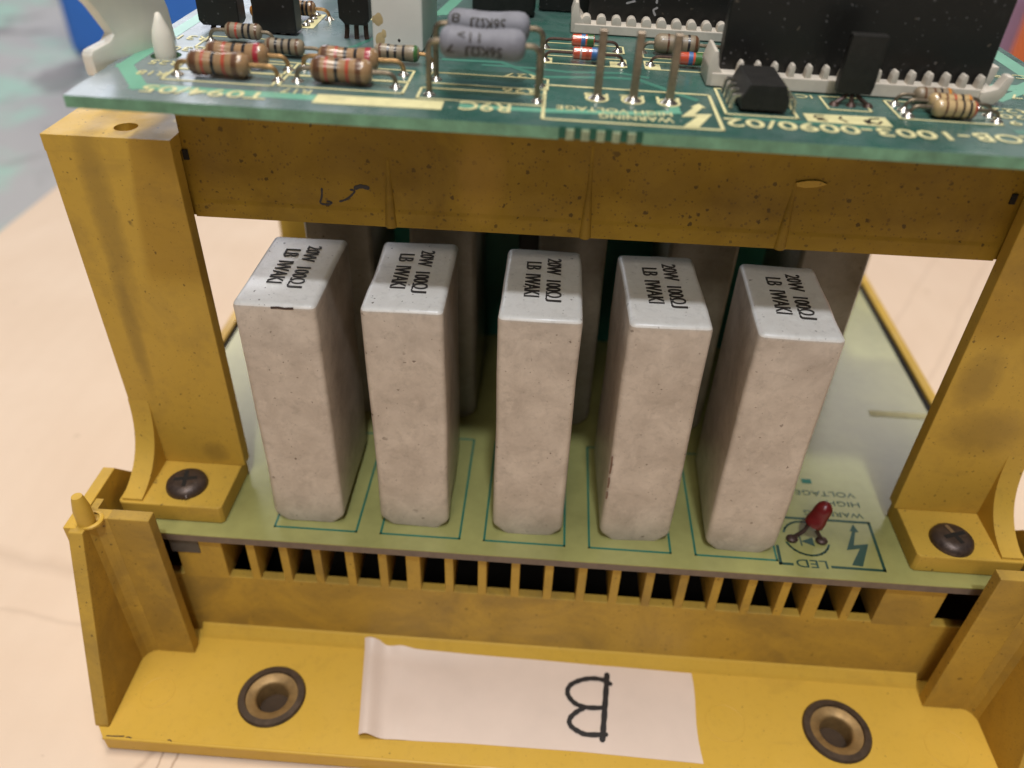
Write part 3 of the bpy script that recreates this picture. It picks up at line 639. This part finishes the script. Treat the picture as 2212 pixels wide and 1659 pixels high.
# cream print
def outline(*rects, wd=0.38):
    bm = nb()
    for r in rects: rect(bm, *r, wd, 0.05)
    return obj('outline_print', bm, M_silk, ub)
outline((-55.9, 3.0, -40.0, 8.2), (-55.9, 8.5, -39.9, 13.2)); outline((-39.2, 3.4, -21.3, 8.4), (-39.2, 8.7, -21.3, 14.3))
outline((-19.0, 1.9, -1.2, 6.7)); outline((-18.6, 9.1, -0.8, 14.3)); outline((-1.1, -3.3, 23.3, 11.6), wd=0.5)
outline((24.7, 3.6, 34.8, 15.2), wd=0.42); outline((50.1, 6.4, 64.6, 14.5), wd=0.36); outline((40.4, 8.6, 46.6, 14.6), wd=0.34)
outline((-2.4, 23.2, 11.6, 27.6), (-2.4, 31.2, 11.6, 35.6), wd=0.34); outline((14.8, 23.2, 28.8, 27.6), (14.8, 29.8, 28.8, 35.2), wd=0.34)
outline((-57.4, 19.8, -44.2, 26.5), wd=0.34); outline((-48.5, 14.6, -34, 19.2), wd=0.34)
bm = nb()
for x in (10.2, -1.6, 16.0): box(bm, x-1.2, x+1.2, 23.0, 26.2, 0.04, 0.09)
obj('pad_print', bm, M_silk, ub)
bm = nb(); prism(bm, [(-32.7, -2.9), (-15.0, -2.3), (-15.0, 1.2), (-32.7, 0.8)], 2, 0.02, 0.09); obj('blank_print', bm, M_silk, ub)
bm = nb(); prism(bm, [(36.0, 2.7), (47.8, 2.6), (47.8, 6.4), (36.0, 6.0)], 2, 0.02, 0.08); obj('blank_print', bm, M_silk, ub)
bm = nb(); stroke(bm, [(46.6, 5.6), (45.4, 5.2), (44.9, 4.0), (45.9, 3.3), (46.6, 4.2)], 0.4, 0.08); stroke(bm, [(44.7, 3.4), (44.5, 4.3)], 0.7, 0.08)
stroke(bm, [(41.6, 3.4), (40.9, 4.6), (41.3, 5.4)], 0.3, 0.08); stroke(bm, [(38.7, 5.4), (37.6, 5.2), (37.4, 4.4), (38.6, 4.2), (37.5, 3.6), (38.8, 3.3)], 0.3, 0.08)
obj('pen_mark', bm, M_marker, ub)
bm = nb(); prism(bm, [(18.0, -2.8), (20.1, -2.7), (22.6, 2.9), (20.1, 2.5), (21.6, 5.6), (22.1, 5.6), (21.3, 7.3), (19.9, 5.6), (20.4, 5.6), (18.1, 1.1), (20.4, 1.6)], 2, 0.03, 0.09); obj('lightning_symbol', bm, M_silk, ub)
zt = 0.05
def btxt(body, xr, yt, wd, h, bold=0.0): text('lettering', body, M_silk, ub, (xr, yt, zt), wd, h, PI, bold, 0.05)
btxt('T094/05', -39.2, 0.0, 17.6, 2.9, 0.006); btxt('R18', -56.2, 6.3, 4.2, 2.0); btxt('R25', -56.2, 11.6, 4.6, 2.0); btxt('R17', -33.9, 2.3, 4.2, 1.9)
btxt('R9C', -5.6, 1.7, 7.2, 3.5, 0.012); btxt('R26', -2.0, 9.0, 5.4, 1.9); btxt('R27', -2.0, 16.3, 5.6, 1.8)
btxt('HIGH VOLTAGE', 16.9, 2.6, 16.2, 1.7, 0.006); btxt('WARNING', 16.9, 0.3, 10.3, 1.9, 0.006)
btxt('-1003-0090/02', 57.6, 1.85, 33.6, 3.3, 0.012); btxt('LOB', 67.0, 2.3, 8.8, 3.3, 0.012)
btxt('P1', 18.6, 9.2, 3.4, 1.5); btxt('P2', 13.4, 9.1, 3.6, 1.5); btxt('P3', 8.2, 9.1, 3.6, 1.5)
btxt('IC2', 39.2, 14.8, 4.0, 1.6); btxt('R22', 71.6, 14.2, 6.0, 1.8); btxt('R20', 72.0, 11.4, 6.2, 1.8); btxt('R19', 72.2, 8.6, 6.2, 1.8)
btxt('R30', -55.5, 19.4, 5.2, 2.2); btxt('R31', -57.0, 26.0, 5.0, 2.4); btxt('Q4', -33.5, 24.4, 4.2, 2.2); btxt('C17', 78, 22, 6.4, 2.2); btxt('C19', 79.6, 33.5, 6.0, 2.2)
bm = nb()
for x, y in ((6.5, 6.8), (11.7, 6.8), (16.9, 6.8)):
    lathe(bm, [(0.03, 1.75), (0.10, 1.75), (0.10, 1.35), (0.03, 1.35)], Matrix.Translation((x, y, 0)), 24, caps=False)
obj('ring_print', bm, M_silk, ub)
bm = nb(); prism(bm, [(-44.9, 35), (-42.4, 35.2), (-42.6, 45.2), (-45.2, 45)], 2, 0.02, 0.08); obj('pad_print', bm, M_silk, ub)
bm = nb()
for k in range(4): bmesh.ops.create_uvsphere(bm, u_segments=10, v_segments=6, radius=0.75, matrix=Matrix.Translation((-44.0, 36.5+2.5*k, 0.2)) @ Matrix.Diagonal((1, 1, .6, 1)))
obj('solder_dots', bm, M_solder, ub, True)

# ---- axial parts
def dogbone(L, re, rm):
    h = L/2; e = re
    return [(-h, e*0.42), (-h+0.12*e, e*0.72), (-h+0.4*e, e*0.95), (-h+0.8*e, e), (-h+1.5*e, e*0.97), (-h+2.1*e, rm*1.02), (0, rm), (h-2.1*e, rm*1.02), (h-1.5*e, e*0.97), (h-0.8*e, e), (h-0.4*e, e*0.95), (h-0.12*e, e*0.72), (h, e*0.42)]
def r_at(prof, x):
    for (a, r), (b, q) in zip(prof, prof[1:]):
        if a <= x <= b: return r + (q-r)*(x-a)/max(1e-6, b-a)
    return prof[-1][1]
def axial(name, label, cat, x0, x1, y, bx0, bx1, re, rm, h, bands, body_m, lead_m, lead_r=0.36, group=None, n=20, prof=None, solder=True):
    cx = (bx0+bx1)/2; t = comp(name, label, cat, cx, y, group); L = bx1-bx0; pf = prof or dogbone(L, re, rm)
    bm = nb(); lathe(bm, pf, Matrix.Translation((0, 0, h)) @ AX, n); body = obj('body', bm, body_m, t, True)
    for pos, wd, m in bands:
        a, b = (pos-0.5)*L-wd/2, (pos-0.5)*L+wd/2
        xs_ = [a] + [p[0] for p in pf if a < p[0] < b] + [b]
        pr = [(a, r_at(pf, a)-0.02)] + [(q, r_at(pf, q)+0.035) for q in xs_] + [(b, r_at(pf, b)-0.02)]
        bm = nb(); lathe(bm, pr, Matrix.Translation((0, 0, h)) @ AX, n, caps=False); obj('colour_band', bm, m, body, True)
    for sx, foot in ((-1, x0-cx), (1, x1-cx)):
        e = sx*L/2; bend = min(1.4, abs(foot-e)*0.75, h*0.9)
        pts = [(e-sx*0.3, 0, h)] + [tuple(p) for p in arc((foot-sx*bend, 0, h), (foot, 0, h), (foot, 0, h-bend), 6)] + [(foot, 0, -0.1)]
        bm = nb(); tube(bm, pts, lead_r, 8); ld = obj('lead', bm, lead_m, t, True)
        if solder:
            bm = nb(); lathe(bm, [(0.0, 0.95), (0.15, 0.85), (0.35, 0.55), (0.6, 0.36)], Matrix.Translation((foot, 0, 0)), 12); obj('solder', bm, M_solder, ld, True)
    return t
B5 = [(0.13, 1.0, M_bb), (0.28, 0.42, M_rb), (0.44, 0.48, M_kb), (0.62, 0.50, M_rb), (0.80, 0.8, M_bb)]
B5b = [(0.13, 0.9, M_bb), (0.32, 0.45, M_rb), (0.47, 0.50, M_kb), (0.64, 0.50, M_kb), (0.84, 0.8, M_cb)]
gA = 'glossy brown striped resistors near the front edge'
axial('axial_resistor', 'glossy brown resistor with brown, red and black bands, nearest the board corner', 'resistor', -54.6, -39.8, 5.6, -52.6, -43.7, 1.72, 1.5, 1.95, B5, M_tan, M_cop, group=gA)
axial('axial_resistor', 'glossy brown resistor with two black bands, tucked behind the one nearest the corner', 'resistor', -54.4, -39.8, 10.9, -51.9, -42.6, 1.66, 1.45, 1.95, B5b, M_tan, M_cop, group=gA)
axial('axial_resistor', 'glossy brown resistor with red and black bands, just behind the cream blank bar', 'resistor', -37.1, -22.7, 6.0, -34.9, -26.0, 1.78, 1.58, 1.95, B5, M_tan, M_tin, group=gA)
axial('axial_resistor', 'glossy brown resistor with two black bands, in front of the white relay', 'resistor', -37.8, -22.6, 12.2, -35.4, -26.3, 1.66, 1.45, 1.95, B5b, M_tan, M_cop, group=gA)
gB = 'small grey-tan striped resistors'
sb = [(0.14, 0.4, M_bb), (0.34, 0.35, M_rb), (0.53, 0.4, M_kb), (0.70, 0.4, M_kb), (0.88, 0.35, M_bb)]
sb2 = [(0.14, 0.4, M_bb), (0.32, 0.4, M_kb), (0.48, 0.4, M_kb), (0.66, 0.4, M_kb), (0.84, 0.4, M_bb)]
axial('axial_resistor', 'small grey-tan resistor lying in front of the two black transistors', 'resistor', -56.2, -45.8, 23.6, -53.5, -47.6, 1.25, 1.12, 1.9, sb, M_tan2, M_tin, 0.3, gB)
axial('axial_resistor', 'small grey-tan resistor between the left and right brown resistor pairs', 'resistor', -47.4, -36.2, 17.4, -45.2, -39.0, 1.22, 1.10, 1.6, sb2, M_tan2, M_tin, 0.3, gB)
axial('axial_resistor', 'small grey-tan resistor at the foot of the white relay, green end band', 'resistor', -30.2, -19.0, 17.6, -28.0, -21.0, 1.25, 1.12, 1.7, sb2[:4]+[(0.93, 0.6, M_gb)], M_tan2, M_cop, 0.3, gB)
axial('axial_resistor', 'cream resistor with black bands behind the rightmost square pin', 'resistor', 14.8, 28.6, 33.0, 16.6, 24.2, 1.6, 1.5, 1.7, [(0.3, .35, M_bb), (0.58, .4, M_kb), (0.75, .4, M_kb), (0.92, .5, M_bb)], M_tan2, M_tin, 0.3, gB)
gC = 'amber film resistors at the right end of the board'
fb = [(0.25, 0.32, M_bb), (0.45, 0.25, M_bb), (0.63, 0.32, M_kb), (0.79, 0.36, M_kb), (0.93, 0.5, M_rb)]
fb2 = [(0.18, 0.3, M_bb), (0.36, 0.3, M_bb), (0.55, 0.32, M_rb), (0.72, 0.36, M_kb), (0.9, 0.4, M_ob)]
axial('axial_resistor', 'front amber film resistor of the three, with a red end band', 'resistor', 51.6, 64.3, 7.9, 54.6, 60.8, 1.30, 1.22, 1.5, fb, M_film, M_tin, 0.28, gC)
axial('axial_resistor', 'middle amber film resistor of the three, with a red central band', 'resistor', 51.7, 64.2, 10.4, 54.8, 61.0, 1.25, 1.18, 1.6, fb2, M_film, M_tin, 0.28, gC)
axial('axial_resistor', 'rear amber film resistor of the three, with a pale left end', 'resistor', 51.2, 63.6, 13.0, 53.6, 59.4, 1.25, 1.18, 1.6, [(0.22, 0.3, M_bb), (0.45, 0.3, M_bb), (0.62, 0.3, M_kb), (0.82, 0.4, M_ob)], M_tan2, M_tin, 0.28, gC)
# raised blue-grey resistors with printing
def blue_res(label, x0, x1, y, bx0, bx1, h, rows):
    t = axial('power_resistor', label, 'resistor', x0, x1, y, bx0, bx1, 2.12, 1.88, h, [], M_bres, M_tin, 0.42, 'raised blue-grey resistors on tall wire legs', 24)
    cx = (bx0+bx1)/2
    for body, xr, a0, wd, hh in rows:
        def wrap(bm, xr=xr, a0=a0):
            pf = dogbone(bx1-bx0, 2.12, 1.88)
            for v in bm.verts:
                X = xr-cx-v.co.x; a = a0 - v.co.y/1.9; r = r_at(pf, X)+0.035+v.co.z*0.6
                v.co = Vector((X, -r*math.cos(a), h + r*math.sin(a)))
        text('lettering', body, M_ink, t, None, wd, hh, 0, 0.012, 0.06, wrap=wrap)
blue_res('front blue-grey resistor on tall legs, printed 56K', -17.5, -2.1, 3.8, -15.9, -4.1, 7.4, [('56K\u03a9', -7.2, 0.05, 4.2, 1.5), ('J', -11.5, 0.05, 0.7, 1.5), ('11', -10.2, 0.95, 1.5, 1.25), ('>', -12.3, 0.95, 1.0, 0.8), ('7', -13.7, 0.1, 1.2, 1.0)])
blue_res('back blue-grey resistor on tall legs, half hidden by the front one', -17.5, -1.9, 11.0, -15.7, -3.9, 8.0, [('56K\u03a9', -7.3, 0.75, 4.2, 1.5), ('J', -11.6, 0.75, 0.7, 1.5), ('8', -13.7, 0.95, 1.3, 1.2)])
# glass diodes
def diode(label, y, x0, x1, bx0, bx1, bands):
    pf = [(-(bx1-bx0)/2, 0.5), (-(bx1-bx0)/2+.2, 0.95), (0, 1.0), ((bx1-bx0)/2-.2, 0.95), ((bx1-bx0)/2, 0.5)]
    return axial('glass_diode', label, 'diode', x0, x1, y, bx0, bx1, 1, 1, 1.5, bands, M_rg, M_dkl, 0.24, 'small red glass diodes behind the square pins', 16, pf)
diode('red glass diode with blue and green ends, in front of the back socket', 32.6, -1.8, 10.6, 2.6, 6.6, [(0.50, 0.7, M_ub), (0.80, 1.1, M_gb)])
diode('shiny red glass diode with a dark blue end, left of the square pins', 24.6, -1.6, 11.0, 2.8, 7.0, [(0.32, 0.3, M_glass), (0.58, 0.5, M_rb), (0.85, 1.0, M_ub)])
diode('red glass diode with blue and green ends, behind the rightmost square pin', 25.4, 15.6, 28.0, 19.4, 23.9, [(0.55, 0.7, M_ub), (0.83, 1.1, M_gb)])
# square pins
for i, (x, lb_) in enumerate(((6.5, 'left one of three bare square pins, beside the blue-grey resistors'), (11.7, 'middle one of three bare square pins'), (16.9, 'right one of three bare square pins, nearest the lightning print'))):
    t = comp('square_pin', lb_, 'pin', x, 6.8, 'bare square pins in the warning box')
    bm = nb(); box(bm, -0.56, 0.56, -0.5, 0.5, -0.2, 9.55, 0.1, 1); obj('shaft', bm, M_pin, t)
    bm = nb(); lathe(bm, [(0.0, 1.3), (0.2, 1.1), (0.5, 0.75), (0.8, 0.6)], None, 14); obj('solder', bm, M_solder, t, True)
# eight-pin chip
t = comp('integrated_circuit', 'black eight-pin chip with chamfered top in front of the black module', 'chip', 30.0, 4.6, None)
bm = nb(); prism(bm, [(-3.2, 0.5), (3.25, 0.5), (3.35, 2.1), (2.5, 4.05), (-2.5, 4.05), (-3.35, 2.1)], 1, 0, 9.6, 0.12)
obj('package', bm, M_black, t)
for k in range(4):
    for s in (-1, 1):
        y = 1.0 + 2.56*k; bm = nb()
        prof = [(s*3.2, 2.35), (s*4.15, 2.35), (s*4.45, 2.1), (s*4.7, 0.2), (s*4.75, -0.1), (s*4.4, -0.1), (s*4.35, 0.2), (s*4.1, 1.85), (s*3.9, 2.05), (s*3.2, 2.05)]
        prism(bm, prof, 1, y-0.42, y+0.42); obj('leg', bm, M_solder, t)
# transistor in front of the module
t = comp('transistor', 'flat black transistor on three legs in front of the black module', 'transistor', 44.2, 10.9, None)
bm = nb(); prism(bm, [(-2.5, 1.7), (2.4, 1.7), (2.6, 3.0), (2.6, 9.9), (-2.5, 9.9), (-2.7, 3.0)], 1, 0, 1.7, 0.18); obj('package', bm, M_black, t)
for k, dx in enumerate((-1.0, 0, 1.0)):
    bm = nb(); tube(bm, [(dx*0.8, 0.9, 2.2), (dx*0.9, 0.8, 1.2), (dx*2.2, 0.2, 0.4), (dx*2.6, 0.0, -0.1)], 0.34, 6); obj('leg', bm, M_dkl, t, True)
    bm = nb(); lathe(bm, [(0, 0.8), (0.3, 0.6), (0.55, 0.3)], Matrix.Translation((dx*2.5, 0.1, 0)), 10); obj('solder', bm, M_dkl, t, True)
# left black transistors
def power_tr(label, x0, x1, y, h0, h1, ch, legs):
    cx = (x0+x1)/2; t = comp('power_transistor', label, 'transistor', cx, y, 'black upright transistors at the left of the upper board'); a, b = x0-cx, x1-cx
    bm = nb(); prism(bm, [(a+ch, h0), (b-ch*0.6, h0), (b, h0+ch), (b, h1), (a, h1), (a, h0+ch)], 1, 0, 3.6, 0.2); obj('package', bm, M_slab, t)
    for dx in (-1.6, 0, 1.6):
        bm = nb(); tube(bm, [(dx, 1.6, h0+0.4), (dx, 1.5, h0*0.5), (dx*1.1, 1.2, -0.2)], 0.42, 6); obj('leg', bm, M_dkl, t, True)
power_tr('black upright transistor at the far left, nearest the white nylon clip', -60.6, -53.6, 30.4, 0.7, 19, 0.7, 1)
power_tr('black upright transistor between the leftmost one and the thin one', -50.9, -43.7, 29.6, 0.35, 19, 0.3, 1)
power_tr('thinner black upright transistor beside the white relay, legs showing', -36.3, -31.2, 29.4, 2.4, 20, 1.0, 1)
# white relay
t = comp('relay', 'white box relay with tan glue stains standing behind the brown resistors', 'relay', -25.6, 24.4, None)
bm = nb(); box(bm, -4.1, 4.1, 0, 17.4, 0.1, 22, 0.45, 3); obj('case', bm, M_white, t, True)
from mathutils import noise as mn
def blob(bm, cx, cz, rx, rz, y, sd):
    n = 26; c = bm.verts.new((cx, y-0.16, cz)); ring = []
    for k in range(n):
        a = 2*PI*k/n; f = 1+0.35*mn.noise(Vector((math.cos(a)*1.3+sd, math.sin(a)*1.3, sd)))
        ring.append(bm.verts.new((cx+rx*f*math.cos(a), y+0.03, cz+rz*f*math.sin(a))))
    for k in range(n): bm.faces.new((c, ring[(k+1) % n], ring[k]))
bm = nb(); blob(bm, -3.0, 4.7, 0.95, 1.1, 0, 1.0); blob(bm, -2.9, 1.6, 0.9, 1.3, 0, 5.0); blob(bm, -2.2, 2.6, 0.45, 0.9, 0, 9.0); obj('glue_stain', bm, M_glue, t, True)
bm = nb(); blob(bm, 0.25, 1.75, 0.28, 0.30, 0, 3.0); obj('black_mark', bm, M_ink, t, True)
# little things in the back left
t = comp('drop_capacitor', 'tiny orange drop capacitor between the black transistors', 'capacitor', -53.0, 36.5)
bm = nb(); bmesh.ops.create_uvsphere(bm, u_segments=16, v_segments=10, radius=1, matrix=Matrix.Translation((0, 0, 2.0)) @ Matrix.Diagonal((0.75, 0.6, 1.0, 1))); obj('bead', bm, M_ob, t, True)
bm = nb(); tube(bm, [(-0.3, 0, 1.3), (-0.4, 0, -0.1)], 0.16, 6); tube(bm, [(0.3, 0, 1.3), (0.4, 0, -0.1)], 0.16, 6); obj('leads', bm, M_tin, t, True)
axial('axial_resistor', 'brown resistor seen between the two left black transistors', 'resistor', -60, -48, 47, -57, -51, 1.3, 1.2, 1.7, sb2, M_tan, M_cop, 0.3, gB)
axial('axial_resistor', 'brown resistor just right of the second black transistor, behind it', 'resistor', -50, -41.2, 42, -48, -43.6, 1.3, 1.2, 1.7, sb, M_tan, M_cop, 0.3, gB)
t = comp('blue_capacitor', 'dark blue box capacitor at the rear of the green board', 'capacitor', -46.5, 66)
bm = nb(); box(bm, -3, 3, 0, 4, 0.2, 9, 0.4); obj('case', bm, simple('dark_blue_case', (0.012, 0.016, 0.22), 0.4), t, True)

# ---- black modules in their sockets
def module(label, x0, x1, y, h0, h1, yt):
    cx = (x0+x1)/2; t = comp('hybrid_module', label, 'module', cx, y, 'black upright modules on the upper board'); a, b = x0-cx, x1-cx
    bm = nb(); box(bm, a, b, 0, yt, h0, h1, 0.15, 1); obj('slab', bm, M_slab, t); return t
module('large dusty black upright module at the right, in the front cream socket', 25.4, 66.0, 18.4, 1.0, 27, 2.6)
mod2 = module('long black upright module behind the square pins, in the rear cream socket', 5.6, 52.0, 46.4, 1.0, 27, 2.6)
bm = nb(); stroke(bm, [(-16.5, 4.9), (-15.2, 5.3)], 0.35, 0, 0.03); stroke(bm, [(-11.2, 6.5), (-11.2, 5.3)], 0.4, 0, 0.03); stroke(bm, [(-11.0, 4.4), (-11.6, 4.0), (-11.2, 3.2)], 0.35, 0, 0.03)
for v in bm.verts: v.co = Vector((v.co.x, -0.01-v.co.z, v.co.y))
obj('printed_mark', bm, simple('faded_white_print', (0.35, 0.35, 0.36), 0.6), mod2)
module('black upright module farthest back, behind the blue-grey resistors', -3.8, 34.0, 58.5, 0.2, 28, 4)
t = comp('black_relay', 'rounded black block standing behind the blue-grey resistors', 'relay', -10.4, 52)
bm = nb(); box(bm, -6.0, 6.0, 0, 5.6, 0.1, 24, 1.2, 3); obj('case', bm, M_black, t, True)
def socket(label, x0, x1, y0, y1, hw, pitch, tx0, tn, round_t):
    cx = (x0+x1)/2; t = comp('module_socket', label, 'socket', cx, y0, 'cream comb sockets of the black modules'); W = x1-x0; D = y1-y0
    bm = nb(); box(bm, -W/2+0.6, W/2-0.8, 0, D, 0.15, hw, 0.15, 2); rail = obj('rail', bm, M_sock, t)
    # end posts: the left one is a tall narrow horn, the right one flares outwards
    bm = nb(); prism(bm, [(-W/2, 0.1), (-W/2+2.2, 0.1), (-W/2+2.4, 1.9), (-W/2+1.5, 3.0), (-W/2+1.1, 5.2), (-W/2+0.5, 5.3), (-W/2-0.1, 3.0)], 1, 0.2, D+0.8, 0.25); obj('end_horn', bm, M_sock, t, True)
    for yy_ in (-0.4, D-1.2):
        bm = nb(); prism(bm, [(W/2-3.2, 0.1), (W/2-0.6, 0.1), (W/2+0.5, 1.6), (W/2+0.9, 4.3), (W/2-0.1, 4.3), (W/2-0.9, 2.5), (W/2-2.4, 2.0), (W/2-3.2, 1.9)], 1, yy_, yy_+2.2, 0.3); obj('end_horn', bm, M_sock, t, True)
    for k in range(tn):
        x = tx0 + pitch*k - cx
        if round_t:
            pr = [(x-0.85, hw-0.1)] + [(x-0.85*math.cos(a), hw+0.55+0.9*math.sin(a)) for a in [PI*i/7 for i in range(8)]] + [(x+0.85, hw-0.1)]
        else:
            pr = [(x-0.52, hw-0.1), (x-0.38, hw+1.15), (x-0.1, hw+1.75), (x+0.3, hw+1.8), (x+0.42, hw+1.3), (x+0.42, hw-0.1)]
        bm = nb(); prism(bm, pr, 1, 0.25, 2.0 if not round_t else 2.6, 0.08); obj('tooth', bm, M_sock, rail, True)
socket('front cream comb socket holding the large dusty black module', 23.4, 67.6, 15.9, 22.0, 2.1, 2.58, 28.2, 15, False)
socket('rear cream comb socket with rounded teeth, behind the square pins', 2.5, 54.0, 42.8, 49.0, 1.7, 2.7, 5.2, 17, True)

# ---- nylon standoffs
t = comp('nylon_spacer', 'pointed ivory nylon spacer tip poking up through the green board', 'spacer', -59.9, 14.4)
bm = nb(); lathe(bm, [(-2.6, 1.55), (-1, 1.55), (0, 1.62), (2.2, 1.6), (3.8, 1.28), (5.2, 0.72), (6.0, 0.42), (6.2, 0.2)], None, 20); obj('tip', bm, M_ivory, t, True)
t = thing('nylon_clip', 'curved ivory nylon clip arm gripping the left edge of the green board', 'clip', (-67.0, 12, 75.1), (0, 0, -0.30))
prof = [(-5.4, 10.4), (-5.5, 13.6), (-4.8, 14.1), (-1.2, 14.6), (-0.2, 15.4), (-2.6, 19.5), (-5.2, 22.6), (-7.0, 24.4), (-6.6, 26.6), (-3.4, 29), (4, 31), (8.8, 28.5), (10.6, 22.5), (12.2, 16.5), (12.6, 11.6), (11.4, 10.6)]
bm = nb(); prism(bm, prof, 0, -0.6, 1.5, 0.5); obj('arm', bm, M_ivory, t, True)
